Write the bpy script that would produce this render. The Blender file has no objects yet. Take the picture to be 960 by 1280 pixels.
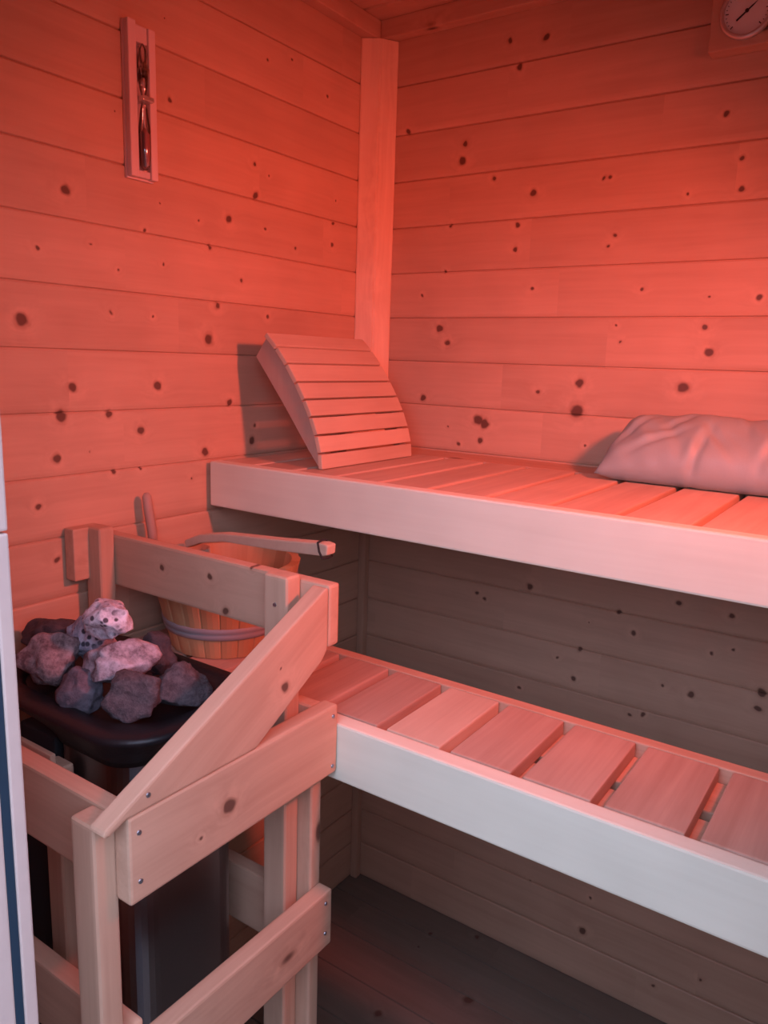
import bpy, bmesh, math, random
from mathutils import Vector, Matrix, noise

random.seed(7)
col = bpy.context.scene.collection
S = 0.1
ZB = 12.0                                   # height of the upper bench above the floor, in decimetres

def W(x, y, z):                             # decimetre frame (origin: room corner at upper bench level) -> metres
    return Vector((x * S, y * S, (z + ZB) * S))

# ------------------------------------------------------------------ materials
def nd(nt, t, **kw):
    n = nt.nodes.new(t)
    for k, v in kw.items():
        setattr(n, k, v)
    return n

def math_node(nt, op, a, b=None, c=None, clamp=False):
    n = nt.nodes.new('ShaderNodeMath'); n.operation = op; n.use_clamp = clamp
    for i, v in enumerate((a, b, c)):
        if v is None: continue
        if isinstance(v, (int, float)): n.inputs[i].default_value = v
        else: nt.links.new(v, n.inputs[i])
    return n.outputs[0]

def vmath(nt, op, a, b=None):
    n = nt.nodes.new('ShaderNodeVectorMath'); n.operation = op
    for i, v in enumerate((a, b)):
        if v is None: continue
        if isinstance(v, (tuple, list)): n.inputs[i].default_value = v
        else: nt.links.new(v, n.inputs[i])
    return n

def mixc(nt, fac, a, b, blend='MIX'):
    n = nt.nodes.new('ShaderNodeMix'); n.data_type = 'RGBA'; n.blend_type = blend
    for sock, v in ((n.inputs[0], fac), (n.inputs[6], a), (n.inputs[7], b)):
        if isinstance(v, (int, float)): sock.default_value = v
        elif isinstance(v, (tuple, list)): sock.default_value = (*v[:3], 1)
        else: nt.links.new(v, sock)
    return n.outputs[2]

def new_mat(name):
    m = bpy.data.materials.new(name); m.use_nodes = True
    nt = m.node_tree; nt.nodes.clear()
    out = nt.nodes.new('ShaderNodeOutputMaterial')
    b = nt.nodes.new('ShaderNodeBsdfPrincipled')
    nt.links.new(b.outputs[0], out.inputs[0])
    return m, nt, b

def wood(name, base, dark, grain='x', rough=0.55, knots=None, kaxes=None, boards=None,
         rnd_knots=0.0, rot=None, contrast=0.5, perobj=True, spec=0.35):
    """base / dark: early and late wood colours. grain: axis the fibres follow.
    knots: list of (u, v, r) in metres on axes kaxes; boards: (axis, start, pitch) tone changes per board."""
    m, nt, b = new_mat(name)
    L = nt.links
    tc = nd(nt, 'ShaderNodeTexCoord')
    vec = tc.outputs['Object']
    kv0 = vec
    if rot is not None:
        mp = nd(nt, 'ShaderNodeMapping'); mp.inputs['Rotation'].default_value = rot
        L.new(vec, mp.inputs['Vector']); vec = mp.outputs[0]
    sep = nd(nt, 'ShaderNodeSeparateXYZ'); L.new(vec, sep.inputs[0])
    ax = {'x': sep.outputs[0], 'y': sep.outputs[1], 'z': sep.outputs[2]}
    # per object variation
    if perobj:
        oi = nd(nt, 'ShaderNodeObjectInfo')
        off = vmath(nt, 'SCALE', (7.3, 3.1, 5.7)); L.new(oi.outputs['Random'], off.inputs['Scale'])
        vecv = vmath(nt, 'ADD', vec, off.outputs[0]).outputs[0]
        tone0 = oi.outputs['Random']
    else:
        vecv = vec; tone0 = None
    btone = None
    if boards:
        a, st, pitch = boards
        idx = math_node(nt, 'FLOOR', math_node(nt, 'DIVIDE', math_node(nt, 'SUBTRACT', ax[a], st), pitch))
        wn = nd(nt, 'ShaderNodeTexWhiteNoise'); wn.noise_dimensions = '1D'; L.new(idx, wn.inputs['W'])
        off = vmath(nt, 'SCALE', (3.3, 4.1, 2.7)); L.new(wn.outputs['Value'], off.inputs['Scale'])
        vecv = vmath(nt, 'ADD', vecv, off.outputs[0]).outputs[0]
        along = ax[grain]
        seg = math_node(nt, 'FLOOR', math_node(nt, 'ADD', math_node(nt, 'MULTIPLY', along, 1.7), math_node(nt, 'MULTIPLY', wn.outputs['Value'], 9.0)))
        w2 = nd(nt, 'ShaderNodeTexWhiteNoise'); w2.noise_dimensions = '1D'
        L.new(math_node(nt, 'MULTIPLY_ADD', seg, 1.37, math_node(nt, 'MULTIPLY', idx, 17.1)), w2.inputs['W'])
        btone = math_node(nt, 'ADD', math_node(nt, 'MULTIPLY', wn.outputs['Value'], .6), math_node(nt, 'MULTIPLY', w2.outputs['Value'], .4))
        off2 = vmath(nt, 'SCALE', (1.3, 2.1, 1.7)); L.new(w2.outputs['Value'], off2.inputs['Scale'])
        vecv = vmath(nt, 'ADD', vecv, off2.outputs[0]).outputs[0]
    # knots
    dist = None
    if knots:
        u, v = kaxes
        ksep = nd(nt, 'ShaderNodeSeparateXYZ'); L.new(kv0, ksep.inputs[0])
        kax = {'x': ksep.outputs[0], 'y': ksep.outputs[1], 'z': ksep.outputs[2]}
        cmb = nd(nt, 'ShaderNodeCombineXYZ'); L.new(kax[u], cmb.inputs[0]); L.new(kax[v], cmb.inputs[1])
        # wobble so that the knots are not perfect ovals
        nz = nd(nt, 'ShaderNodeTexNoise'); nz.inputs['Scale'].default_value = 55; nz.inputs['Detail'].default_value = 1
        L.new(vec, nz.inputs['Vector'])
        wob = vmath(nt, 'SCALE', nz.outputs['Color']); wob.inputs['Scale'].default_value = 0.009
        base_v = vmath(nt, 'ADD', cmb.outputs[0], wob.outputs[0]).outputs[0]
        for (ku, kv, kr) in knots:
            d = vmath(nt, 'DISTANCE', base_v, (ku + 0.0045, kv + 0.0045, 0.0045)).outputs['Value']
            d = math_node(nt, 'MULTIPLY_ADD', d, 1 / kr, max(0, .32 - kr * 50) if kr < .006 else -.05)
            dist = d if dist is None else math_node(nt, 'MINIMUM', dist, d)
    if rnd_knots:
        sc = {'x': (5, 11, 11), 'y': (11, 5, 11), 'z': (11, 11, 5)}[grain]
        mp = vmath(nt, 'MULTIPLY', vecv, sc)
        vo = nd(nt, 'ShaderNodeTexVoronoi'); vo.inputs['Scale'].default_value = 1; L.new(mp.outputs[0], vo.inputs['Vector'])
        d = math_node(nt, 'DIVIDE', vo.outputs['Distance'], rnd_knots)
        dist = d if dist is None else math_node(nt, 'MINIMUM', dist, d)
    # grain
    gs = {'x': (2.2, 42, 42), 'y': (42, 2.2, 42), 'z': (42, 42, 2.2)}[grain]
    gv = vmath(nt, 'MULTIPLY', vecv, gs).outputs[0]
    if dist is not None:
        bend = math_node(nt, 'EXPONENT', math_node(nt, 'MULTIPLY', dist, -0.55))
        bv = vmath(nt, 'SCALE', (1.4, 1.6, 1.5)); L.new(bend, bv.inputs['Scale'])
        gv = vmath(nt, 'ADD', gv, bv.outputs[0]).outputs[0]
    n1 = nd(nt, 'ShaderNodeTexNoise'); n1.inputs['Scale'].default_value = 1.0; n1.inputs['Detail'].default_value = 5
    n1.inputs['Roughness'].default_value = 0.55; n1.inputs['Distortion'].default_value = 0.4
    L.new(gv, n1.inputs['Vector'])
    n2 = nd(nt, 'ShaderNodeTexNoise'); n2.inputs['Scale'].default_value = 4.0; n2.inputs['Detail'].default_value = 2
    L.new(gv, n2.inputs['Vector'])
    g = math_node(nt, 'ADD', math_node(nt, 'MULTIPLY', n1.outputs[0], 0.75), math_node(nt, 'MULTIPLY', n2.outputs[0], 0.25))
    mr = nd(nt, 'ShaderNodeMapRange'); mr.inputs[1].default_value = 0.36; mr.inputs[2].default_value = 0.64
    L.new(g, mr.inputs[0])
    fac = math_node(nt, 'MULTIPLY', mr.outputs[0], contrast)
    c = mixc(nt, fac, base, dark)
    # broad blotches
    n3 = nd(nt, 'ShaderNodeTexNoise'); n3.inputs['Scale'].default_value = 7; n3.inputs['Detail'].default_value = 2
    L.new(vecv, n3.inputs['Vector'])
    hv = nd(nt, 'ShaderNodeHueSaturation'); L.new(c, hv.inputs['Color'])
    val = math_node(nt, 'ADD', math_node(nt, 'MULTIPLY', n3.outputs[0], 0.28), 0.86)
    if btone is not None:
        val = math_node(nt, 'MULTIPLY', val, math_node(nt, 'ADD', math_node(nt, 'MULTIPLY', btone, 0.16), 0.92))
    if tone0 is not None:
        val = math_node(nt, 'MULTIPLY', val, math_node(nt, 'ADD', math_node(nt, 'MULTIPLY', tone0, 0.14), 0.93))
    L.new(val, hv.inputs['Value']); c = hv.outputs[0]
    if dist is not None:
        halo = nd(nt, 'ShaderNodeMapRange'); halo.inputs[1].default_value = 1.0; halo.inputs[2].default_value = 1.8
        halo.inputs[3].default_value = 0.5; halo.inputs[4].default_value = 0.0; L.new(dist, halo.inputs[0])
        c = mixc(nt, halo.outputs[0], c, (dark[0] * 0.85, dark[1] * 0.75, dark[2] * 0.7))
        fl = nd(nt, 'ShaderNodeMapRange'); fl.inputs[1].default_value = 1.5; fl.inputs[2].default_value = 4.5
        fl.inputs[3].default_value = 0.8; fl.inputs[4].default_value = 0.0; L.new(dist, fl.inputs[0])
        n4 = nd(nt, 'ShaderNodeTexNoise'); n4.inputs['Scale'].default_value = 38; L.new(vecv, n4.inputs['Vector'])
        f4 = nd(nt, 'ShaderNodeMapRange'); f4.inputs[1].default_value = .45; f4.inputs[2].default_value = .62; L.new(n4.outputs[0], f4.inputs[0])
        ff = math_node(nt, 'MULTIPLY', fl.outputs[0], f4.outputs[0])
        ff = math_node(nt, 'MULTIPLY', ff, math_node(nt, 'GREATER_THAN', dist, 1.3))
        c = mixc(nt, math_node(nt, 'MULTIPLY', ff, .45), c, tuple(min(1, v * 1.25) for v in base))
        core = nd(nt, 'ShaderNodeMapRange'); core.inputs[1].default_value = 0.75; core.inputs[2].default_value = 1.15
        core.inputs[3].default_value = 0.88; core.inputs[4].default_value = 0.0; L.new(dist, core.inputs[0])
        c = mixc(nt, core.outputs[0], c, (0.11, 0.05, 0.035))
    L.new(c, b.inputs['Base Color'])
    b.inputs['Roughness'].default_value = rough
    b.inputs['Specular IOR Level'].default_value = spec
    bp = nd(nt, 'ShaderNodeBump'); bp.inputs['Strength'].default_value = 0.12; bp.inputs['Distance'].default_value = 0.002
    L.new(g, bp.inputs['Height']); L.new(bp.outputs[0], b.inputs['Normal'])
    return m

def plain(name, color, rough=0.5, metal=0.0, spec=0.5, bump=None, var=0.0):
    m, nt, b = new_mat(name)
    b.inputs['Roughness'].default_value = rough; b.inputs['Metallic'].default_value = metal
    b.inputs['Specular IOR Level'].default_value = spec
    tc = nd(nt, 'ShaderNodeTexCoord')
    n = nd(nt, 'ShaderNodeTexNoise'); n.inputs['Scale'].default_value = bump[0] if bump else 30
    n.inputs['Detail'].default_value = 4
    nt.links.new(tc.outputs['Object'], n.inputs['Vector'])
    c = mixc(nt, n.outputs[0], tuple(v * (1 - var) for v in color), tuple(min(1, v * (1 + var)) for v in color))
    nt.links.new(c, b.inputs['Base Color'])
    if bump:
        bp = nd(nt, 'ShaderNodeBump'); bp.inputs['Strength'].default_value = bump[1]; bp.inputs['Distance'].default_value = 0.002
        nt.links.new(n.outputs[0], bp.inputs['Height']); nt.links.new(bp.outputs[0], b.inputs['Normal'])
    return m

def knots_m(lst, zscale=True):
    return [(u * S, (v + ZB) * S if zscale else v * S, r * S * (.97 if v > -1 else .78)) for u, v, r in lst]

KL = [(-8.05, 4.4, 0.073), (-8.56, 3.48, 0.036), (-7.64, 3.68, 0.025), (-7.1, 5.76, 0.019), (-6.58, 4.06, 0.034), (-6.25, 4.52, 0.021), (-5.99, 6.23, 0.041), (-6.08, 7.48, 0.02), (-3.57, 7.6, 0.038), (-2.88, 7.81, 0.032), (-1.75, 7.46, 0.042), (-3.94, 5.66, 0.046), (-3.9, 5.07, 0.062), (-3.54, 5.51, 0.024), (-4.63, 4.53, 0.068), (-5.37, 4.37, 0.029), (-3.63, 4.49, 0.029), (-2.73, 4.24, 0.034), (-1.5, 4.48, 0.053), (-1.48, 4.93, 0.044), (-5.12, 3.96, 0.052), (-4.3, 3.45, 0.047), (-1.39, 5.43, 0.026), (-8.88, 2.42, 0.096), (-7.31, 2.64, 0.04), (-6.46, 2.62, 0.028), (-7.15, 3.31, 0.026), (-6.21, 3.52, 0.031), (-8.09, 1.42, 0.07), (-6.39, 1.43, 0.071), (-8.31, 0.97, 0.089), (-7.42, 0.96, 0.061), (-6.78, 0.66, 0.07), (-8.42, 0.29, 0.07), (-7.82, 0.37, 0.02), (-7.35, -0.02, 0.041), (-6.81, -0.02, 0.035), (-8.78, -0.44, 0.044), (-5.17, 2.29, 0.091), (-4.94, 2.91, 0.061), (-4.64, 1.09, 0.063), (-4.02, 0.3, 0.074), (-5.3, 0.16, 0.077), (-3.95, 0.62, 0.041), (-3.55, 2.79, 0.041), (-8.5, -1.35, 0.065), (-5.65, -0.3, 0.03)]
KB = [(3.33, 8.48, 0.057), (4.13, 8.39, 0.063), (3.59, 7.94, 0.065), (0.92, 7.06, 0.054), (2.42, 6.64, 0.06), (2.36, 6.29, 0.078), (3.14, 5.84, 0.05), (4.07, 5.49, 0.074), (3.74, 4.39, 0.051), (2.15, 4.97, 0.044), (3.76, 4.88, 0.05), (2.06, 4.01, 0.036), (4.18, 3.59, 0.05), (1.48, 3.5, 0.037), (1.98, 2.77, 0.073), (2.19, 2.44, 0.064), (1.61, 1.18, 0.066), (4.48, 1.45, 0.051), (5.37, 1.66, 0.082), (5.36, 1.1, 0.133), (3.09, 0.76, 0.11), (3.24, 0.68, 0.10), (2.61, 0.18, 0.046), (3.16, 0.3, 0.063), (2.31, 0.56, 0.028), (7.69, 6.49, 0.057), (8.03, 5.71, 0.05), (8.08, 5.19, 0.057), (5.55, 5.63, 0.04), (5.66, 5.63, 0.04), (7.16, 5.19, 0.034), (5.86, 4.56, 0.047), (5.73, 4.35, 0.039), (6.47, 3.51, 0.039), (7.71, 3.34, 0.027), (8.58, 3.32, 0.057), (7.71, 2.79, 0.06), (7.83, 2.35, 0.067), (6.03, 2.83, 0.029), (6.15, 2.52, 0.032), (7.43, 1.68, 0.099), (5.59, 0.42, 0.03), (4.6, -2.83, 0.089), (6.62, -2.99, 0.067), (6.96, -3.37, 0.066), (3.3, -3.24, 0.056), (3.51, -3.35, 0.056), (6.0, -3.36, 0.034), (7.79, -2.54, 0.064), (8.77, -2.62, 0.062), (5.86, -3.99, 0.069), (5.37, -4.31, 0.044), (8.21, -4.39, 0.08), (7.65, -4.33, 0.049), (9.46, -3.99, 0.092), (9.44, -4.32, 0.077), (7.32, -5.08, 0.067), (7.04, -5.16, 0.051), (4.52, -5.27, 0.055), (5.77, -4.7, 0.07), (8.87, -3.27, 0.046), (8.5, -3.44, 0.047), (6.47, -10.66, 0.092), (5.12, -9.97, 0.038), (6.59, -9.76, 0.045), (8.13, -11.2, 0.052), (9.03, -10.55, 0.05)]
KF = [(3.93, -0.15, 0.06), (2.93, -0.74, 0.05), (2.92, -1.29, 0.039), (4.67, -1.99, 0.126), (3.26, -3.49, 0.105)]

SPRUCE = (0.65, 0.41, 0.285); SPRUCE_D = (0.47, 0.265, 0.175)
PALE = (0.85, 0.80, 0.64); PALE_D = (0.74, 0.68, 0.53)
M = {}
M['wall_left'] = wood('spruce_wall_left', SPRUCE, SPRUCE_D, 'y', knots=knots_m(KL), kaxes='yz', boards=('z', 0.2, 0.1), perobj=False, contrast=.36)
M['wall_back'] = wood('spruce_wall_back', SPRUCE, SPRUCE_D, 'x', knots=knots_m(KB), kaxes='xz', boards=('z', 0.2, 0.1), perobj=False, contrast=.36)
M['wall_other'] = wood('spruce_wall_other', SPRUCE, SPRUCE_D, 'x', boards=('z', 0.2, 0.1), rnd_knots=.11, perobj=False)
M['wall_right'] = wood('spruce_wall_right', SPRUCE, SPRUCE_D, 'y', boards=('z', 0.2, 0.1), rnd_knots=.11, perobj=False)
M['floor'] = wood('floor_boards', (0.22, 0.17, 0.135), (0.16, 0.12, 0.09), 'x', knots=knots_m(KF, False), kaxes='xy', boards=('y', -2.5, 0.11), perobj=False)
M['ceiling'] = wood('spruce_ceiling', SPRUCE, SPRUCE_D, 'x', boards=('y', -2.5, 0.1), rnd_knots=.11, perobj=False)
M['spruce_x'] = wood('spruce_along_x', SPRUCE, SPRUCE_D, 'x', rnd_knots=.085)
M['spruce_y'] = wood('spruce_along_y', SPRUCE, SPRUCE_D, 'y', rnd_knots=.085)
M['spruce_z'] = wood('spruce_upright', SPRUCE, SPRUCE_D, 'z', rnd_knots=.085)
M['slat_y'] = wood('alder_slat', (0.66, 0.50, 0.38), (0.50, 0.34, 0.25), 'y', rough=.6, contrast=.55)
M['slat_worn'] = wood('worn_alder_slat', (0.54, 0.35, 0.27), (0.38, 0.22, 0.16), 'y', rough=.55, contrast=.6)
M['rest_y'] = wood('backrest_wood', (0.66, 0.50, 0.37), (0.52, 0.35, 0.25), 'y', rough=.6, contrast=.4)
M['rest_z'] = wood('backrest_side_wood', (0.50, 0.34, 0.27), (0.38, 0.25, 0.2), 'z', rough=.6, contrast=.4)
M['post_z'] = wood('light_spruce_upright', (0.86, 0.62, 0.45), (0.66, 0.42, 0.28), 'z', rnd_knots=.12, contrast=.6)
M['pale_x'] = wood('pale_aspen', PALE, PALE_D, 'x', rough=.6, contrast=.35)
M['blocker'] = plain('dark_blocker_boards', (0.05, 0.045, 0.04), rough=.8, bump=(20, .2), var=.2)  # dark boards of the added, unseen daylight blocker
M['bucket'] = None
M['metal'] = plain('brushed_steel', (0.27, 0.26, 0.28), rough=.30, metal=1.0, bump=(400, .03), var=.05)
M['screw'] = plain('zinc_screw', (0.42, 0.43, 0.47), rough=.45, metal=1.0)
M['black'] = plain('black_enamel', (0.013, 0.013, 0.016), rough=.42, spec=.4, bump=(220, .15), var=.15)
M['dark'] = plain('dark_hole_metal', (0.03, 0.03, 0.035), rough=.7)
M['band'] = plain('grey_hoop', (0.30, 0.30, 0.33), rough=.45, spec=.5)
M['rubber'] = plain('dark_blue_seal', (0.02, 0.045, 0.075), rough=.5)
M['frame'] = plain('painted_door_frame', (0.68, 0.53, 0.47), rough=.55, var=.05, bump=(60, .05))
M['linen'] = plain('beige_cushion_cloth', (0.34, 0.42, 0.40), rough=.5, bump=(500, .12), var=.07)
M['dial'] = plain('white_dial', (0.8, 0.78, 0.74), rough=.4)
M['bezel'] = plain('dial_bezel', (0.62, 0.58, 0.55), rough=.28, metal=.6)
M['black_paint'] = plain('black_print', (0.02, 0.02, 0.02), rough=.5)
M['cord'] = plain('black_cord', (0.02, 0.018, 0.018), rough=.8)
M['sand'] = plain('pink_sand', (0.55, 0.25, 0.25), rough=.9, bump=(900, .3))
M['ground'] = plain('patio_stone', (0.09, 0.09, 0.09), rough=.9, bump=(12, .3), var=.25)

def thin_glass(name):
    m = bpy.data.materials.new(name); m.use_nodes = True
    nt = m.node_tree; nt.nodes.clear()
    out = nd(nt, 'ShaderNodeOutputMaterial'); mx = nd(nt, 'ShaderNodeMixShader'); tr = nd(nt, 'ShaderNodeBsdfTransparent')
    gl = nd(nt, 'ShaderNodeBsdfGlossy'); gl.inputs['Roughness'].default_value = .12; fr = nd(nt, 'ShaderNodeFresnel'); fr.inputs[0].default_value = 1.9
    nt.links.new(math_node(nt, 'ADD', fr.outputs[0], .12), mx.inputs[0]); nt.links.new(tr.outputs[0], mx.inputs[1]); nt.links.new(gl.outputs[0], mx.inputs[2])
    tr.inputs[0].default_value = (.93, .92, .94, 1); nt.links.new(mx.outputs[0], out.inputs[0])
    return m

def glass_mat(name, rough=0.02):
    m, nt, b = new_mat(name)
    b.inputs['Base Color'].default_value = (0.97, 0.97, 0.97, 1)
    b.inputs['Roughness'].default_value = rough
    b.inputs['Transmission Weight'].default_value = 1.0
    b.inputs['IOR'].default_value = 1.45
    return m
M['glass'] = thin_glass('clear_glass')
M['timer_wood'] = wood('pale_timer_wood', (0.82, 0.66, 0.62), (0.66, 0.48, 0.44), 'z', contrast=.3)

def stave_mat():
    m, nt, b = new_mat('bucket_staves')
    L = nt.links
    tc = nd(nt, 'ShaderNodeTexCoord'); sep = nd(nt, 'ShaderNodeSeparateXYZ'); L.new(tc.outputs['Object'], sep.inputs[0])
    ang = math_node(nt, 'ARCTAN2', sep.outputs[1], sep.outputs[0])
    idx = math_node(nt, 'FLOOR', math_node(nt, 'MULTIPLY', ang, 22 / (2 * math.pi)))
    wn = nd(nt, 'ShaderNodeTexWhiteNoise'); wn.noise_dimensions = '1D'; L.new(idx, wn.inputs['W'])
    c = mixc(nt, wn.outputs['Value'], (0.50, 0.27, 0.13), (0.72, 0.44, 0.24))
    mp = vmath(nt, 'MULTIPLY', tc.outputs['Object'], (60, 60, 4))
    n = nd(nt, 'ShaderNodeTexNoise'); n.inputs['Scale'].default_value = 1; n.inputs['Detail'].default_value = 4
    L.new(mp.outputs[0], n.inputs['Vector'])
    c = mixc(nt, math_node(nt, 'MULTIPLY', n.outputs[0], .4), c, (0.38, 0.2, 0.1))
    L.new(c, b.inputs['Base Color']); b.inputs['Roughness'].default_value = .5
    return m
M['bucket'] = stave_mat()

def stone_mat(name, a, bcol, speck=None, speck_amt=0.0, scale=60):
    m, nt, b = new_mat(name)
    L = nt.links
    tc = nd(nt, 'ShaderNodeTexCoord')
    n = nd(nt, 'ShaderNodeTexNoise'); n.inputs['Scale'].default_value = scale; n.inputs['Detail'].default_value = 6
    n.inputs['Roughness'].default_value = .7
    L.new(tc.outputs['Object'], n.inputs['Vector'])
    mr = nd(nt, 'ShaderNodeMapRange'); mr.inputs[1].default_value = .38; mr.inputs[2].default_value = .62; L.new(n.outputs[0], mr.inputs[0])
    c = mixc(nt, mr.outputs[0], a, bcol)
    if speck:
        v = nd(nt, 'ShaderNodeTexVoronoi'); v.inputs['Scale'].default_value = 95; L.new(tc.outputs['Object'], v.inputs['Vector'])
        s = nd(nt, 'ShaderNodeMapRange'); s.inputs[1].default_value = .28; s.inputs[2].default_value = .42
        s.inputs[3].default_value = 1; s.inputs[4].default_value = 0; L.new(v.outputs['Distance'], s.inputs[0])
        n2 = nd(nt, 'ShaderNodeTexNoise'); n2.inputs['Scale'].default_value = 28; L.new(tc.outputs['Object'], n2.inputs['Vector'])
        s2 = nd(nt, 'ShaderNodeMapRange'); s2.inputs[1].default_value = .42; s2.inputs[2].default_value = .55; L.new(n2.outputs[0], s2.inputs[0])
        c = mixc(nt, math_node(nt, 'MULTIPLY', math_node(nt, 'MULTIPLY', s.outputs[0], s2.outputs[0]), speck_amt), c, speck)
    L.new(c, b.inputs['Base Color']); b.inputs['Roughness'].default_value = .85
    bp = nd(nt, 'ShaderNodeBump'); bp.inputs['Strength'].default_value = .9; bp.inputs['Distance'].default_value = .005
    L.new(n.outputs[0], bp.inputs['Height']); L.new(bp.outputs[0], b.inputs['Normal'])
    return m

# ------------------------------------------------------------------ object helpers
def tag(o, label=None, cat=None, group=None, kind=None):
    if label: o['label'] = label
    if cat: o['category'] = cat
    if group: o['group'] = group
    if kind: o['kind'] = kind
    return o

def thing(name, loc, label, cat, group=None):
    o = bpy.data.objects.new(name, None); col.objects.link(o)
    o.location = loc; o.empty_display_size = .05
    return tag(o, label, cat, group)

def absloc(o):
    v = Vector((0, 0, 0))
    while o is not None:
        v += o.location; o = o.parent
    return v

def obj(name, bm, mat, parent=None, origin=None, smooth=False, label=None):
    """bm is in world coordinates; the object origin goes to `origin` (default: the parent's origin)."""
    base = absloc(parent) if parent else Vector((0, 0, 0))
    org = Vector(origin) if origin is not None else base
    bmesh.ops.translate(bm, verts=bm.verts, vec=-org)
    bmesh.ops.recalc_face_normals(bm, faces=bm.faces)
    me = bpy.data.meshes.new(name); bm.to_mesh(me); bm.free()
    for mm in (mat if isinstance(mat, (list, tuple)) else [mat]): me.materials.append(mm)
    if smooth:
        for p in me.polygons: p.use_smooth = True
    o = bpy.data.objects.new(name, me); col.objects.link(o)
    if parent: o.parent = parent
    o.location = org - base
    if label: o['label'] = label
    return o

def box(x0, x1, y0, y1, z0, z1, bev=0.02, bm=None, seg=2):
    """box in decimetres, bevelled edges."""
    t = bmesh.new()
    bmesh.ops.create_cube(t, size=1)
    a, b = W(x0, y0, z0), W(x1, y1, z1)
    for v in t.verts:
        v.co = Vector((a[i] + (v.co[i] + .5) * (b[i] - a[i]) for i in range(3)))
    if bev:
        bmesh.ops.bevel(t, geom=list(t.edges), offset=bev * S, segments=seg, profile=.6, affect='EDGES')
    if bm is None: return t
    merge(bm, t); return bm

def merge(dst, src):
    me = bpy.data.meshes.new('tmp'); src.to_mesh(me); src.free()
    dst.from_mesh(me); bpy.data.meshes.remove(me)

def prism(pts, axis, a0, a1, bev=0.02):
    """polygon pts (two decimetre coords) extruded along axis ('x': pts are (y, z); 'y': (x, z); 'z': (x, y))."""
    bm = bmesh.new()
    def P(p, a):
        if axis == 'x': return W(a, p[0], p[1])
        if axis == 'y': return W(p[0], a, p[1])
        return W(p[0], p[1], a)
    v0 = [bm.verts.new(P(p, a0)) for p in pts]; v1 = [bm.verts.new(P(p, a1)) for p in pts]
    bm.faces.new(v0); bm.faces.new(list(reversed(v1)))
    n = len(pts)
    for i in range(n): bm.faces.new((v0[i], v1[i], v1[(i + 1) % n], v0[(i + 1) % n]))
    bmesh.ops.recalc_face_normals(bm, faces=bm.faces)
    if bev: bmesh.ops.bevel(bm, geom=list(bm.edges), offset=bev * S, segments=2, profile=.6, affect='EDGES')
    return bm

def lathe(cx, cy, prof, n=48, bm=None, axis='z', close=True):
    """prof: list of (r, h) decimetres, revolved around a line through (cx, cy)."""
    bm = bm or bmesh.new()
    rings = []
    for r, h in prof:
        ring = []
        for i in range(n):
            t = 2 * math.pi * i / n
            if axis == 'z': co = W(cx + r * math.cos(t), cy + r * math.sin(t), h)
            else: co = W(cx + r * math.cos(t), h, cy + r * math.sin(t))      # axis along y: cx = x, cy = z
            ring.append(bm.verts.new(co))
        rings.append(ring)
    for k in range(len(rings) - 1):
        for i in range(n):
            j = (i + 1) % n
            bm.faces.new((rings[k][i], rings[k][j], rings[k + 1][j], rings[k + 1][i]))
    if close:
        bm.faces.new(rings[0]); bm.faces.new(list(reversed(rings[-1])))
    return bm

def tube(pts, rad, n=12, bm=None, flat=1.0):
    """tube through decimetre points; rad scalar or list (decimetres)."""
    bm = bm or bmesh.new()
    P = [W(*p) for p in pts]
    rings = []
    for i, p in enumerate(P):
        d = (P[min(i + 1, len(P) - 1)] - P[max(i - 1, 0)]).normalized()
        up = Vector((0, 0, 1)) if abs(d.z) < .9 else Vector((0, 1, 0))
        s = d.cross(up).normalized(); u = s.cross(d).normalized()
        r = (rad[i] if isinstance(rad, (list, tuple)) else rad) * S
        rings.append([bm.verts.new(p + s * math.cos(2 * math.pi * k / n) * r + u * math.sin(2 * math.pi * k / n) * r * flat) for k in range(n)])
    for a, b in zip(rings, rings[1:]):
        for k in range(n):
            j = (k + 1) % n
            bm.faces.new((a[k], a[j], b[j], b[k]))
    bm.faces.new(rings[0]); bm.faces.new(list(reversed(rings[-1])))
    return bm

# ------------------------------------------------------------------ the room shell
ZL = [9.0, 8.024, 6.998, 5.998, 4.994, 3.987, 2.987, 2.007, 1.015, 0.0] + [-k for k in range(1, 13)]
XR, YF, ZC = 14.0, -12.3, 9.35                         # right wall, front wall, ceiling

def board_profile(levels, cham=.022, gap=.006):
    """cross-section of boards stacked with V joints: list of (depth, z), top to bottom."""
    out = []
    for a, b in zip(levels, levels[1:]):
        out += [(-.05, a - gap), (-.018, a - gap), (0, a - gap - cham), (0, b + gap + .13), (-.006, b + gap + .07), (-.02, b + gap + .018), (-.05, b + gap)]
    return out

def boarded_wall(name, mat, place, levels, x0, x1, thick=.6):
    """place(along, depth, z) -> decimetres; depth 0 is the face, negative goes into the wall."""
    bm = bmesh.new()
    prof = board_profile(levels)
    prof = [(-thick, levels[0])] + prof + [(-thick, levels[-1])]
    v0 = [bm.verts.new(W(*place(x0, d, z))) for d, z in prof]
    v1 = [bm.verts.new(W(*place(x1, d, z))) for d, z in prof]
    n = len(prof)
    for i in range(n): bm.faces.new((v0[i], v1[i], v1[(i + 1) % n], v0[(i + 1) % n]))
    bm.faces.new(v0); bm.faces.new(list(reversed(v1)))
    return tag(obj(name, bm, mat), kind='structure')

top = [ZC + .4]
boarded_wall('wall_back', M['wall_back'], lambda a, d, z: (a, -d, z), top + ZL, 0, XR)
boarded_wall('wall_left', M['wall_left'], lambda a, d, z: (d, a, z), top + ZL, YF - .6, .6)
boarded_wall('wall_right', M['wall_right'], lambda a, d, z: (XR - d, a, z), top + ZL, YF - .6, .6)
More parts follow.
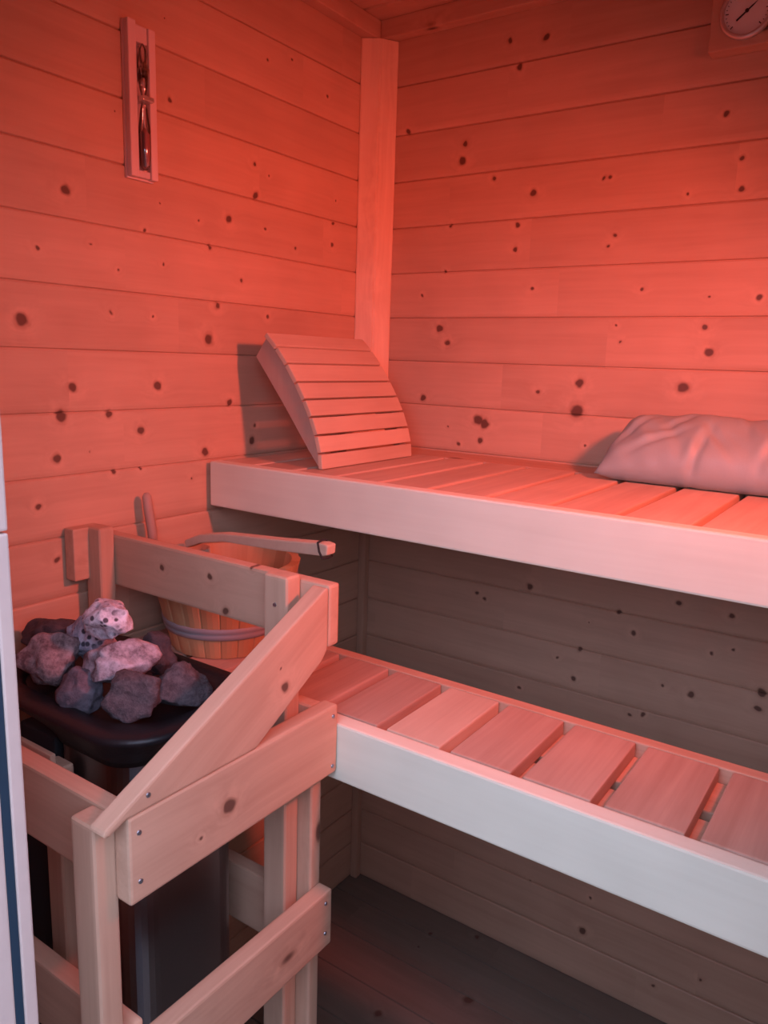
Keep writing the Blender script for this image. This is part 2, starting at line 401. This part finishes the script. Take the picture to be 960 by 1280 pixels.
# front wall with the door opening the photograph looks through
DX0, DX1, DZ = 5.12, 11.25, 5.8
def front_piece(levels, x0, x1):
    bm = bmesh.new()
    prof = [(-.6, levels[0])] + board_profile(levels) + [(-.6, levels[-1])]
    v0 = [bm.verts.new(W(x0, YF + d, z)) for d, z in prof]
    v1 = [bm.verts.new(W(x1, YF + d, z)) for d, z in prof]
    n = len(prof)
    for i in range(n): bm.faces.new((v0[i], v1[i], v1[(i + 1) % n], v0[(i + 1) % n]))
    bm.faces.new(v0); bm.faces.new(list(reversed(v1)))
    return bm
fw = front_piece(top + ZL, 0, 4.595)
merge(fw, front_piece(top + ZL, DX1 + .3, XR))
merge(fw, front_piece(top + [9.0, 8.0, 7.0, DZ + .3], 4.6, DX1 + .3))
tag(obj('wall_front', fw, M['wall_other']), kind='structure')
# door frame: inner stop, dark seal, outer board
JX = 5.12
bm = box(4.6, JX, -12.28, -12.15, -12, .49, .02)
box(4.6, JX, -12.28, -12.15, .51, DZ, .02, bm)
box(4.6, DX1 + .3, -12.62, -12.15, DZ, DZ + .3, .03, bm)
box(DX1, DX1 + .3, -12.62, -12.15, -12, DZ, .03, bm)
tag(obj('trim_1', bm, M['frame']), kind='structure')
tag(obj('trim_2', box(4.6, JX - .01, -12.365, -12.282, -12, DZ, .01), M['rubber']), kind='structure')
tag(obj('trim_3', box(4.6, JX, -12.80, -12.367, -12, DZ, .02), M['frame']), kind='structure')
# ceiling boards run along x
bm = bmesh.new()
y = YF - .6
lv = []
while y < .6: lv.append(y); y += 1.0
lv.append(.6)
prof = []
for a, b in zip(lv, lv[1:]): prof += [(a + .01, ZC + .06), (a + .05, ZC), (b - .05, ZC), (b - .01, ZC + .06)]
prof = [(lv[0], ZC + .4)] + prof + [(lv[-1], ZC + .4)]
v0 = [bm.verts.new(W(-.5, p[0], p[1])) for p in prof]; v1 = [bm.verts.new(W(XR + .5, p[0], p[1])) for p in prof]
n = len(prof)
for i in range(n): bm.faces.new((v0[i], v1[i], v1[(i + 1) % n], v0[(i + 1) % n]))
bm.faces.new(v0); bm.faces.new(list(reversed(v1)))
tag(obj('ceiling', bm, M['ceiling']), kind='structure')
# floor boards along x
bm = bmesh.new()
y = YF - .6; lv = []
while y < .6: lv.append(y); y += 1.1
lv.append(.6)
prof = []
for a, b in zip(lv, lv[1:]): prof += [(a + .008, -12.05), (a + .02, -12.0), (b - .02, -12.0), (b - .008, -12.05)]
prof = [(lv[0], -12.4)] + prof + [(lv[-1], -12.4)]
v0 = [bm.verts.new(W(-.5, p[0], p[1])) for p in prof]; v1 = [bm.verts.new(W(XR + .5, p[0], p[1])) for p in prof]
n = len(prof)
for i in range(n): bm.faces.new((v0[i], v1[i], v1[(i + 1) % n], v0[(i + 1) % n]))
bm.faces.new(v0); bm.faces.new(list(reversed(v1)))
tag(obj('floor', bm, M['floor']), kind='structure')
# corner post, ceiling battens, small cleat under the bench
tag(obj('trim_4', prism([(0, 0), (0, -.606), (.04, -.606), (.375, -.415), (.375, -.385), (.405, -.37), (.606, -.04), (.606, 0)], 'z', .02, 8.95, .02), M['post_z']), kind='structure')
tag(obj('trim_5', box(.0, .30, YF + .16, .0, 8.96, ZC, .03), M['spruce_y']), kind='structure')
tag(obj('trim_6', box(.30, XR, -.30, .0, 8.96, ZC, .03), M['spruce_x']), kind='structure')
tag(obj('trim_7', box(.0, .2, -.2, .0, -12, -.9, .03), M['spruce_z']), kind='structure')
# patio outside the door
bm = bmesh.new()
bmesh.ops.create_grid(bm, x_segments=1, y_segments=1, size=1)
for v in bm.verts: v.co = Vector((v.co.x * 12 + .7, v.co.y * 12 - 13.35, -.12))
tag(obj('ground', bm, M['ground']), kind='structure')

# added unseen fence outside the door, put in to block low daylight
bm = bmesh.new()
for k in range(34):
    x = -26 + k * 2.1
    box(x, x + 2.0, -24.3, -24.0, -13.2, 2.5, .04, bm)
box(-26, 45.3, -24.6, -24.3, -.8, .0, .04, bm); box(-26, 45.3, -24.6, -24.3, -11.5, -10.7, .04, bm)
tag(obj('daylight_blocker', bm, M['blocker']), kind='structure')

# ------------------------------------------------------------------ benches
def bench(name, label, zt, yf, yr, x1, seams, gap, front_in, rear_in, slat_mat, xs0, extra):
    b = thing(name, W(0.12, yf, zt - .9), label, 'bench', None)
    obj('fascia_board', box(.12, x1, yf, yf + .28, zt - .865, zt, .035), M['pale_x'], b, label='pale smooth front board')
    obj('rear_rail', box(.03, x1, yr - rear_in, yr, zt - .45, zt - .02, .025), M['spruce_x'], b)
    # under-rails carrying the slats
    for (a, c) in extra:
        obj('support_rail', box(.03, x1, a, c, zt - .6, zt - .235, .02), M['spruce_x'], b)
    edges = [xs0] + seams
    for i in range(len(edges) - 1):
        a, c = edges[i] + gap / 2, edges[i + 1] - gap / 2
        mat = (slat_mat[1] if i == 6 else slat_mat[0]) if isinstance(slat_mat, list) else slat_mat
        obj('slat', box(a, c, yf + front_in, yr - rear_in - .03, zt - .23, zt - .015, .03), mat, b, origin=W(a, yf, zt))
    return b

ub = bench('upper_bench', 'wide upper sauna bench with crosswise salmon slats and pale front board', 0.0, -5.29, -.02, XR - .02,
           [1.0, 1.98, 2.95, 3.9, 4.86, 5.9, 6.92, 7.95, 8.98, 10.0, 11.0, 12.0, 13.0, 13.9], .12, .30, 1.05, M['slat_y'], .05,
           [(-5.0, -4.3), (-3.3, -2.6), (-1.35, -1.1)])
lb = bench('lower_bench', 'narrow lower sauna bench with worn crosswise slats and greyish white front board', -3.03, -7.55, -5.17, XR - .02,
           [.5, 1.5, 2.52, 3.54, 4.58, 5.6, 6.62, 7.66, 8.70, 9.78, 10.8, 11.8, 12.8, 13.9], .16, .33, .22, [M['slat_worn'], M['slat_y']], .05,
           [(-7.25, -6.42), (-6.2, -5.4)])
# ------------------------------------------------------------------ slatted backrest
br = thing('backrest', W(2.3, -3.1, .0), 'curved slatted wooden headrest standing on the left end of the upper bench', 'backrest')
curve = [(2.34, .0), (2.31, .29), (2.22, .62), (2.08, .95), (1.91, 1.26), (1.71, 1.57), (1.47, 1.90), (1.21, 2.20), (.93, 2.46)]
YN, YFAR = -4.60, -1.55
for i in range(8):
    a = Vector(curve[i]); c = Vector(curve[i + 1])
    d = (c - a).normalized(); nrm = Vector((-d.y, d.x))            # towards the back of the rest
    if nrm.x > 0: nrm = -nrm
    g = .04
    p0 = a + d * (0 if i == 0 else g / 2); p1 = c - d * g / 2
    pts = [tuple(p0), tuple(p1), tuple(p1 + nrm * .10), tuple(p0 + nrm * .10)]
    if i == 0: pts = [(2.34, .0), tuple(p1), tuple(p1 + nrm * .10), (2.24, .0)]
    obj('slat', prism(pts, 'y', YN, YFAR, .02), M['rest_y'], br, origin=W(p0.x, YN, p0.y))
inner = []
for i in range(1, 9):
    a = Vector(curve[i]); d = (Vector(curve[min(i + 1, 8)]) - Vector(curve[i - 1])).normalized()
    nrm = Vector((-d.y, d.x)); nrm = -nrm if nrm.x > 0 else nrm
    inner.append(tuple(a + nrm * .115))
pts = [(2.15, .01)] + inner + [(.64, 2.02), (.70, 1.93), (2.1, .01)]
pts = [(2.22, .01)] + inner[:-1] + [(.90, 2.36), (.62, 2.0), (1.30, 1.17), (1.95, .33)]
for y0 in (YN + .05, YFAR - .27):
    obj('side_panel', prism(pts, 'y', y0, y0 + .22, .015), M['rest_z'], br, label='solid wooden side cheek')
obj('prop_leg', prism([(1.5, .01), (1.72, .01), (1.62, 1.2), (1.42, 1.42)], 'y', -3.3, -3.05, .015), M['rest_z'], br)

# ------------------------------------------------------------------ cushion
def cushion():
    bm = bmesh.new()
    L_, Wd, T = 5.2, 1.62, 1.0
    nu, nv = 90, 36
    c0 = Vector((6.45, -1.80, .10))
    wd = Vector((0, 1.36, 1.0)).normalized()        # from the front lower edge up to the wall
    th = Vector((0, -1.0, 1.36)).normalized()
    grid = {}
    for side in (1, -1):
        for i in range(nu + 1):
            for j in range(nv + 1):
                u, v = i / nu, j / nv
                if side == -1 and (i in (0, nu) or j in (0, nv)):
                    grid[(side, i, j)] = grid[(1, i, j)]; continue
                cu = 1 - abs(2 * u - 1) ** 7; cv = 1 - abs(2 * v - 1) ** 2.6
                t = T * .5 * (max(cu, 0) ** .55) * (max(cv, 0) ** .6)
                pinch = 1 - .03 * math.sin(math.pi * u) * (1 if j in (0, nv) else 0)
                x = u * L_ + (.28 * v) * (1 - u) - .05 * math.sin(math.pi * v) * (1 - u) * 0
                w = v * Wd
                p = Vector((x * 10, w * 10, 0))
                wr = noise.noise(Vector((x * 1.5, w * 2.2, side * 5))) * .06 + noise.noise(Vector((x * 3.6 + w * 2.5, w * 1.2, side * 3))) * .045
                crease = 0
                for (cx, cw, ang, ln, dp) in ((1.0, .55, .5, .5, .10), (1.75, .35, 1.4, .55, .13), (2.0, .7, 2.2, .5, .09), (.55, .9, 1.0, .5, .08), (1.3, 1.1, .9, .4, .07), (2.9, .6, 1.2, .5, .08), (2.4, 1.2, 1.8, .4, .06), (3.3, .35, 1.6, .4, .08)):
                    dx, dw = x - cx, w - cw
                    al = dx * math.cos(ang) + dw * math.sin(ang); pe = -dx * math.sin(ang) + dw * math.cos(ang)
                    crease += dp * .55 * math.exp(-(al / ln) ** 2 - (pe / .07) ** 2) - dp * .3 * math.exp(-(al / ln) ** 2 - ((pe - .13) / .09) ** 2)
                t = t + (wr - crease) * min(1, t / .25)
                q = c0 + Vector((x, 0, 0)) + wd * w + th * (t * side)
                q.z = max(q.z, .0); q.y = min(q.y, -.03)
                grid[(side, i, j)] = bm.verts.new(W(*q))
    for side in (1, -1):
        for i in range(nu):
            for j in range(nv):
                f = [grid[(side, i, j)], grid[(side, i + 1, j)], grid[(side, i + 1, j + 1)], grid[(side, i, j + 1)]]
                if side == -1: f.reverse()
                try: bm.faces.new(f)
                except ValueError: pass
    return bm
cu = obj('cushion', cushion(), M['linen'], origin=W(8.6, -1.2, .0), smooth=True)
tag(cu, 'long creased beige pillow leaning on the back wall on the upper bench', 'pillow')

# ------------------------------------------------------------------ heater guard
hg = thing('heater_guard', W(4.6, -9.5, -12), 'knotty wooden guard rail frame around the sauna heater', 'guard rail')
def post(x0, x1, y0, y1, z1, z0=-12):
    return obj('post', box(x0, x1, y0, y1, z0, z1, .06, seg=3), M['spruce_z'], hg, origin=W(x0, y0, z0))
post(4.42, 4.83, -11.30, -11.005, -2.80)
post(4.17, 4.60, -8.10, -7.805, -.88)
post(4.40, 4.83, -7.80, -7.56, -2.76)
post(.17, .57, -8.10, -7.805, -.82)
M['rail_knot_y'] = wood('spruce_rail_knots', SPRUCE, SPRUCE_D, 'y', knots=[(-.964, .874, .0085), (-1.01, .855, .003)], kaxes='yz', perobj=False)
M['rail_knot_x'] = wood('spruce_rear_rail_knots', SPRUCE, SPRUCE_D, 'x', knots=[(.173, 1.068, .005), (.28, 1.074, .0055), (.364, 1.105, .004), (.313, 1.028, .006)], kaxes='xz', perobj=False)
M['rail_diag'] = wood('spruce_diagonal', SPRUCE, SPRUCE_D, 'y', knots=[(-.865, .991, .0065), (-.875, 1.018, .0022)], kaxes='yz', rot=(-.49, 0, 0), perobj=False)
obj('rail', box(.03, 5.08, -7.80, -7.57, -1.83, -.96, .045), M['rail_knot_x'], hg, origin=(0, 0, 0))
obj('rail', box(.6, 4.83, -11.0, -10.76, -3.74, -2.80, .035), M['spruce_x'], hg, origin=W(.6, -11, -3))
obj('rail', box(4.835, 5.085, -11.06, -7.56, -3.74, -2.72, .035), M['rail_knot_y'], hg, origin=(0, 0, 0))
obj('rail', box(4.835, 5.085, -11.06, -7.60, -6.50, -5.60, .035), M['spruce_y'], hg, origin=W(4.8, -11, -6))
obj('rail', box(.6, 4.83, -11.0, -10.76, -6.40, -5.48, .035), M['spruce_x'], hg, origin=W(.6, -11, -6))
obj('rail', box(.03, 4.39, -7.80, -7.57, -6.85, -5.85, .035), M['spruce_x'], hg, origin=W(.03, -7.8, -6))
obj('rail_stub', box(.03, .28, -8.38, -7.81, -1.70, -.83, .03), M['spruce_y'], hg)
diag = [(-11.36, -2.77), (-11.30, -2.81), (-11.08, -2.715), (-9.18, -2.715), (-7.93, -1.98), (-7.815, -1.84), (-7.815, -.985), (-7.87, -.985), (-11.33, -2.72)]
obj('diagonal_rail', prism(diag, 'x', 4.835, 5.085, .03), M['rail_diag'], hg, origin=(0, 0, 0))
post(2.50, 2.86, -10.45, -10.20, -3.21)
obj('rail', box(.9, 2.86, -10.53, -10.455, -3.30, -2.98, .02), M['spruce_x'], hg, origin=W(.9, -10.5, -3))
def screw(x, y, z, axis):
    bm = bmesh.new(); bmesh.ops.create_cone(bm, cap_ends=True, segments=16, radius1=.0032, radius2=.0026, depth=.0016)
    slot = bmesh.new(); bmesh.ops.create_cube(slot, size=1)
    for v in slot.verts: v.co = Vector((v.co.x * .004, v.co.y * .0009, v.co.z * .0008 + .0009))
    merge(bm, slot)
    R = {'x': Matrix.Rotation(math.pi / 2, 4, 'Y'), '-y': Matrix.Rotation(math.pi / 2, 4, 'X'), 'z': Matrix.Identity(4)}[axis]
    if axis == 'x': R = Matrix.Rotation(math.pi / 2, 4, 'Y')
    bmesh.ops.transform(bm, matrix=Matrix.Translation(W(x, y, z)) @ R, verts=bm.verts)
    obj('screw', bm, M['screw'], hg, label='small zinc screw head')
for (y, z) in ((-10.93, -2.93), (-10.93, -3.50), (-7.66, -2.87), (-7.66, -3.62), (-7.75, -5.76), (-7.75, -6.25), (-10.93, -5.75), (-10.93, -6.3)):
    screw(5.088, y, z, 'x')
screw(4.385, -8.104, -1.29, '-y')
screw(5.088, -10.80, -2.56, 'x')

# ------------------------------------------------------------------ heater
ht = thing('sauna_heater', W(2.9, -9.2, -12), 'tall steel sauna heater with black stone tray behind the wooden guard', 'heater')
def rrect(x0, x1, y0, y1, r, z, n=8):
    pts = []
    for (cx, cy, a0) in ((x1 - r, y1 - r, 0), (x0 + r, y1 - r, 90), (x0 + r, y0 + r, 180), (x1 - r, y0 + r, 270)):
        for k in range(n + 1):
            a = math.radians(a0 + 90 * k / n)
            pts.append(W(cx + r * math.cos(a), cy + r * math.sin(a), z))
    return pts
def loft(loops, cap0=True, cap1=True, bm=None):
    bm = bm or bmesh.new()
    R = [[bm.verts.new(p) for p in l] for l in loops]
    n = len(R[0])
    for a, b in zip(R, R[1:]):
        for i in range(n): bm.faces.new((a[i], a[(i + 1) % n], b[(i + 1) % n], b[i]))
    if cap0: bm.faces.new(R[0])
    if cap1: bm.faces.new(R[-1])
    return bm
obj('steel_body', loft([rrect(2.2, 3.82, -10.12, -8.2, .42, -11.6), rrect(2.2, 3.82, -10.12, -8.2, .42, -3.05)]), M['metal'], ht, smooth=False, label='brushed steel casing')
obj('base_plinth', loft([rrect(2.3, 3.72, -10.0, -8.3, .3, -12), rrect(2.3, 3.72, -10.0, -8.3, .3, -11.6)]), M['black'], ht)
X0, X1_, Y0, Y1 = .42, 4.28, -10.42, -8.0
tray = loft([rrect(2.15, 3.86, -10.16, -8.15, .45, -3.07), rrect(2.12, 3.90, -10.20, -8.13, .48, -2.96), rrect(1.9, 4.08, -10.32, -8.08, .6, -2.78),
             rrect(1.2, 4.2, -10.40, -8.03, .75, -2.66),
             rrect(X0, X1_, Y0, Y1, .8, -2.62), rrect(X0 - .01, X1_ + .01, Y0 - .01, Y1 + .01, .8, -2.57), rrect(X0 + .03, X1_ - .03, Y0 + .03, Y1 - .03, .8, -2.53),
             rrect(X0 + .42, X1_ - .36, Y0 + .36, Y1 - .3, .75, -2.56), rrect(X0 + .48, X1_ - .42, Y0 + .42, Y1 - .34, .7, -2.62),
             rrect(X0 + .55, X1_ - .5, Y0 + .5, Y1 - .42, .65, -2.74)])
obj('stone_tray', tray, M['black'], ht, smooth=True, label='black cast stone tray')
obj('side_cover', box(1.25, 2.1, -10.0, -8.3, -11.6, -3.2, .04), M['dark'], ht)

# ------------------------------------------------------------------ stones
def stone(name_label, c, r, mat, seed, rot=0, flat=.75, rough=.22):
    bm = bmesh.new()
    bmesh.ops.create_icosphere(bm, subdivisions=4, radius=1)
    rnd = random.Random(seed)
    planes = []
    for k in range(13):
        d = Vector((rnd.gauss(0, 1), rnd.gauss(0, 1), rnd.gauss(0, 1))).normalized()
        planes.append((d, rnd.uniform(.60, .86)))
    for v in bm.verts:
        p = v.co.copy()
        for d, h in planes:                       # chisel flat faces
            s = p.dot(d) - h
            if s > 0: p -= d * s * .97
        p += p.normalized() * (noise.noise(p * 2.3 + Vector((seed, 0, 0))) * rough * .6 + noise.noise(p * 6 + Vector((0, seed, 0))) * rough * .3 + noise.noise(p * 15 + Vector((0, seed, 5))) * rough * .14)
        v.co = p
    mt = Matrix.Translation(W(*c)) @ Matrix.Rotation(rot, 4, 'Z') @ Matrix.Diagonal((r[0] * S * 1.08, r[1] * S * 1.08, r[2] * S * 1.08, 1))
    bmesh.ops.transform(bm, matrix=mt, verts=bm.verts)
    zmin = min(v.co.z for v in bm.verts)
    o = obj('sauna_stone', bm, mat, origin=W(*c), smooth=True)
    return tag(o, name_label, 'stone', 'stones heaped on the sauna heater')
GREY = stone_mat('stone_brown_grey', (0.07, 0.055, 0.065), (0.15, 0.12, 0.135), scale=110)
PINK = stone_mat('stone_pinkish', (0.12, 0.08, 0.09), (0.40, 0.31, 0.33))
WHITE = stone_mat('stone_white_speckled', (0.45, 0.42, 0.50), (0.92, 0.88, 0.98), (0.06, 0.05, 0.07), .95)
BLUE = stone_mat('stone_blue_speckled', (0.22, 0.23, 0.31), (0.55, 0.55, 0.68), (0.04, 0.04, 0.06), .95)
SLATE = stone_mat('stone_dark_slate', (0.045, 0.04, 0.05), (0.10, 0.08, 0.09))
LILAC = stone_mat('stone_lilac_crust', (0.14, 0.11, 0.13), (0.62, 0.56, 0.64), scale=34)
stone('dark flat slate stone at the wall end of the heap', (.98, -9.22, -2.26), (.52, .42, .32), SLATE, 3, .3)
stone('large pink-brown stone left in the heap, below the dark slate', (1.70, -9.74, -2.20), (.47, .42, .36), PINK, 11, .8)
stone('blue-grey speckled stone tucked beneath the white topmost one', (1.92, -9.24, -2.0), (.40, .34, .32), BLUE, 23, .1)
stone('white speckled stone, topmost of the heap', (2.52, -9.38, -1.58), (.31, .28, .32), WHITE, 31, .5)
stone('lilac crusted stone in the middle of the heap', (2.80, -9.43, -2.13), (.52, .42, .32), LILAC, 41, .9)
stone('small dark stone at the back right, beside the bucket end', (2.52, -8.62, -2.33), (.40, .32, .32), SLATE, 52, .2)
stone('dull grey stone at the front left edge of the tray', (2.58, -9.86, -2.42), (.33, .28, .30), stone_mat('stone_dull_grey', (0.10, .085, .11), (.20, .17, .21)), 62, .4)
stone('broad brown stone at the front of the tray, left of the rightmost stone', (3.38, -9.62, -2.34), (.45, .34, .32), GREY, 77, .5)
stone('rounded brown stone furthest right in the tray', (3.58, -9.04, -2.36), (.41, .33, .34), GREY, 85, 1.2)

# ------------------------------------------------------------------ wooden bucket and ladle
CX, CY, RB, RT, ZBK, ZTK = 1.46, -6.19, .935, 1.31, -3.03, -1.52
bk = thing('wooden_bucket', W(CX, CY, ZBK), 'round wooden stave bucket with grey hoops on the lower bench behind the heater', 'bucket')
bm = bmesh.new()
NS = 22
def brad(z): return RB + (RT - RB) * (z - ZBK) / (ZTK - ZBK)
prof_angles = []
for k in range(NS):
    for f, dr in ((.0, -.018), (.07, 0), (.36, .012), (.64, .012), (.93, 0)):
        prof_angles.append((2 * math.pi * (k + f) / NS, dr))
zs = [ZBK, ZBK + .5, ZBK + 1, ZTK]
outer = [[bm.verts.new(W(CX + (brad(z) + dr) * math.cos(a), CY + (brad(z) + dr) * math.sin(a), z)) for a, dr in prof_angles] for z in zs]
innr = [[bm.verts.new(W(CX + (brad(z) - .14) * math.cos(a), CY + (brad(z) - .14) * math.sin(a), z)) for a, dr in prof_angles] for z in (ZTK, ZBK + .15)]
loops = outer + innr
n = len(prof_angles)
for a, b in zip(loops, loops[1:]):
    for i in range(n): bm.faces.new((a[i], a[(i + 1) % n], b[(i + 1) % n], b[i]))
bm.faces.new(loops[0]); bm.faces.new(loops[-1])
obj('staves', bm, M['bucket'], bk)
for zc in (ZBK + .46, ZBK + 1.18):
    bm = bmesh.new()
    rr = [(brad(zc - .11) + .005, zc - .11), (brad(zc - .1) + .035, zc - .10), (brad(zc - .02) + .04, zc - .02), (brad(zc) + .018, zc), (brad(zc + .02) + .04, zc + .02), (brad(zc + .1) + .035, zc + .10), (brad(zc + .11) + .005, zc + .11)]
    lathe(CX, CY, rr, 72, bm, close=False)
    obj('hoop', bm, M['band'], bk, smooth=True, label='grey hoop band')
# handle stave rising on the wall side
hs = tube([(.30, -6.80, -1.55), (.29, -6.83, -1.1), (.27, -6.88, -.7), (.26, -6.90, -.47), (.26, -6.905, -.41)], [.085, .085, .085, .08, .04], 12)
obj('handle_upright', hs, M['rest_z'], bk, smooth=True, label='round-ended upright stick')
ld = thing('wooden_ladle', W(1.0, -6.3, -1.7), 'long wooden ladle lying across the bucket with a black cord loop', 'ladle')
lh = prism([(.6, -1.30), (1.0, -1.13), (1.6, -1.02), (2.8, -.93), (3.80, -.84), (3.91, -.86), (3.90, -1.02), (3.80, -1.05), (2.8, -1.12), (1.6, -1.17), (1.0, -1.29), (.64, -1.44)], 'y', -6.38, -6.16, .03)
obj('handle', lh, M['rest_y'], ld)
lc = lathe(.62, -6.27, [(.05, -1.95), (.25, -1.93), (.36, -1.80), (.38, -1.45), (.33, -1.45), (.31, -1.78), (.05, -1.86)], 28)
obj('bowl', lc, M['rest_y'], ld, smooth=True)
cb = tube([(3.72, -6.39, -.84), (3.76, -6.40, -.98), (3.82, -6.39, -1.08), (3.84, -6.27, -1.085), (3.82, -6.15, -1.08), (3.75, -6.14, -.97), (3.70, -6.15, -.83), (3.70, -6.27, -.825), (3.72, -6.39, -.84)], .018, 8)
obj('cord_loop', cb, M['cord'], ld, smooth=True)

# ------------------------------------------------------------------ sand timer on the left wall
st = thing('sand_timer', W(.0, -6.85, 4.75), 'narrow hourglass sauna timer in a wooden frame high on the left wall', 'sand timer')
z0, z1 = 4.80, 7.16
obj('back_board', box(.005, .07, -6.96, -6.42, z0, z1, .015), M['timer_wood'], st)
obj('side_rail', box(.072, .19, -6.96, -6.80, z0 + .02, z1, .025), M['timer_wood'], st)
obj('side_rail', box(.072, .19, -6.56, -6.42, z0 + .02, z1 - .04, .025), M['timer_wood'], st)
obj('end_block', box(.072, .16, -6.795, -6.565, z1 - .30, z1 - .05, .015), M['timer_wood'], st)
obj('end_block', box(.072, .16, -6.795, -6.565, z0 + .03, z0 + .14, .015), M['timer_wood'], st)
gx, gy, zm = .18, -6.68, 6.02
gp = [(.03, z0 + .15), (.085, z0 + .21), (.10, z0 + .5), (.10, zm - .45), (.06, zm - .15), (.022, zm), (.06, zm + .15), (.10, zm + .45), (.095, z1 - .7), (.06, z1 - .4), (.02, z1 - .31)]
obj('hourglass', lathe(gx, gy, gp, 28), M['glass'], st, smooth=True, label='clear glass bulbs')
sp = [(.02, z0 + .19), (.07, z0 + .23), (.085, z0 + .5), (.085, zm - .52), (.01, zm - .42)]
obj('sand', lathe(gx, gy, sp, 24), M['sand'], st, smooth=True)
obj('clamp', box(.072, .31, -6.79, -6.57, zm - .04, zm + .035, .015), M['bezel'], st, label='shiny metal clip')

# ------------------------------------------------------------------ thermometer / hygrometer on the back wall
gg = thing('wall_thermometer', W(7.93, 0, 8.05), 'round white-dial sauna thermometer on a square wooden board on the back wall', 'thermometer')
obj('mounting_board', box(7.34, 8.56, -.36, -.005, 7.42, 8.72, .03), wood('gauge_board', SPRUCE, SPRUCE_D, 'x', knots=[(.823, 1.966, .006)], kaxes='xz', perobj=False), gg, origin=(0, 0, 0))
gx, gz = 7.93, 7.95
obj('bezel', lathe(gx, gz, [(.43, -.365), (.44, -.43), (.41, -.47), (.37, -.47), (.36, -.43), (.36, -.40)], 48, axis='y', close=False), M['bezel'], gg, smooth=True, label='pale dial ring')
obj('dial', lathe(gx, gz, [(.37, -.37), (.37, -.42)], 48, axis='y'), M['dial'], gg, label='white dial face')
bm = bmesh.new()
for k in range(25):
    a = math.radians(-225 + 270 * k / 24 + 0) * -1
    r0, r1, w = (.29, .34, .008) if k % 4 == 0 else (.315, .34, .005)
    d = Vector((math.cos(a), math.sin(a))); q = Vector((-d.y, d.x)) * w
    vs = [bm.verts.new(W(gx + v.x, -.4215, gz + v.y)) for v in (d * r0 - q, d * r1 - q, d * r1 + q, d * r0 + q)]
    bm.faces.new(vs)
obj('scale_marks', bm, M['black_paint'], gg, label='dark tick marks')
d = Vector((.75, .62)).normalized(); q = Vector((-d.y, d.x)) * .014
pts = [tuple(Vector((gx, gz)) + v) for v in (-d * .20 - q, d * .10 - q * .7, d * .21, d * .10 + q * .7, -d * .20 + q)]
obj('needle', prism(pts, 'y', -.432, -.424, 0), M['black_paint'], gg)
obj('hub', lathe(gx, gz, [(.03, -.424), (.03, -.445)], 16, axis='y'), M['black_paint'], gg)

# ------------------------------------------------------------------ lights
def area(name, loc, target, size, power, color, spread=180, shape='DISK'):
    l = bpy.data.lights.new(name, 'AREA'); l.shape = shape; l.size = size; l.energy = power; l.color = color
    l.spread = math.radians(spread)
    o = bpy.data.objects.new(name, l); col.objects.link(o); o.location = loc
    o.rotation_euler = (Vector(target) - Vector(loc)).to_track_quat('-Z', 'Y').to_euler()
    return o
sl = bpy.data.lights.new('sauna_lamp', 'SPOT'); sl.energy = 62; sl.color = (1.0, .118, .075); sl.spot_size = math.radians(102); sl.spot_blend = 1.0
sl.shadow_soft_size = .05
so = bpy.data.objects.new('sauna_lamp', sl); col.objects.link(so); so.location = W(13.5, -6.9, 5.1)
so.rotation_euler = (W(2.6, -2.7, -.4) - so.location).to_track_quat('-Z', 'Y').to_euler()

w = bpy.data.worlds.new('sky'); bpy.context.scene.world = w; w.use_nodes = True
nt = w.node_tree; nt.nodes.clear()
out = nd(nt, 'ShaderNodeOutputWorld'); bg = nd(nt, 'ShaderNodeBackground')
tc = nd(nt, 'ShaderNodeTexCoord'); sep = nd(nt, 'ShaderNodeSeparateXYZ'); nt.links.new(tc.outputs['Generated'], sep.inputs[0])
mr = nd(nt, 'ShaderNodeMapRange'); mr.inputs[1].default_value = -.02; mr.inputs[2].default_value = .08
nt.links.new(sep.outputs[2], mr.inputs[0])
c = mixc(nt, mr.outputs[0], (0.07, 0.07, 0.085), (0.68, 0.79, 1.12))
nt.links.new(c, bg.inputs[0]); bg.inputs[1].default_value = 4.9
nt.links.new(bg.outputs[0], out.inputs[0])
pl = bpy.data.lights.new('door_portal', 'AREA'); pl.shape = 'RECTANGLE'; pl.size = (DX1 - DX0) * S; pl.size_y = (DZ + 12) * S
pl.cycles.is_portal = True
po = bpy.data.objects.new('door_portal', pl); col.objects.link(po)
po.location = W((DX0 + DX1) / 2, YF - .7, (DZ - 12) / 2); po.rotation_euler = (math.pi / 2, 0, 0)

# ------------------------------------------------------------------ camera
cam = bpy.data.cameras.new('camera'); co = bpy.data.objects.new('camera', cam); col.objects.link(co)
R = Vector((0.82252181, 0.56784233, 0.03182705)); U = Vector((-0.1347586, 0.1402194, 0.98090705)); F = Vector((-0.55253778, 0.81110641, -0.19185515))
m = Matrix(((R.x, U.x, -F.x), (R.y, U.y, -F.y), (R.z, U.z, -F.z))).to_4x4()
m.translation = W(11.19735587, -15.547828, 1.98902011)
co.matrix_world = m
cam.sensor_fit = 'VERTICAL'; cam.sensor_height = 36; cam.sensor_width = 27; cam.lens = 36 * 963.80463 / 1280
cam.clip_start = .02
sc = bpy.context.scene
sc.camera = co
sc.view_settings.view_transform = 'Standard'; sc.view_settings.look = 'None'
sc.view_settings.gamma = 1; sc.view_settings.use_curve_mapping = False
sc.view_settings.exposure = 0.0
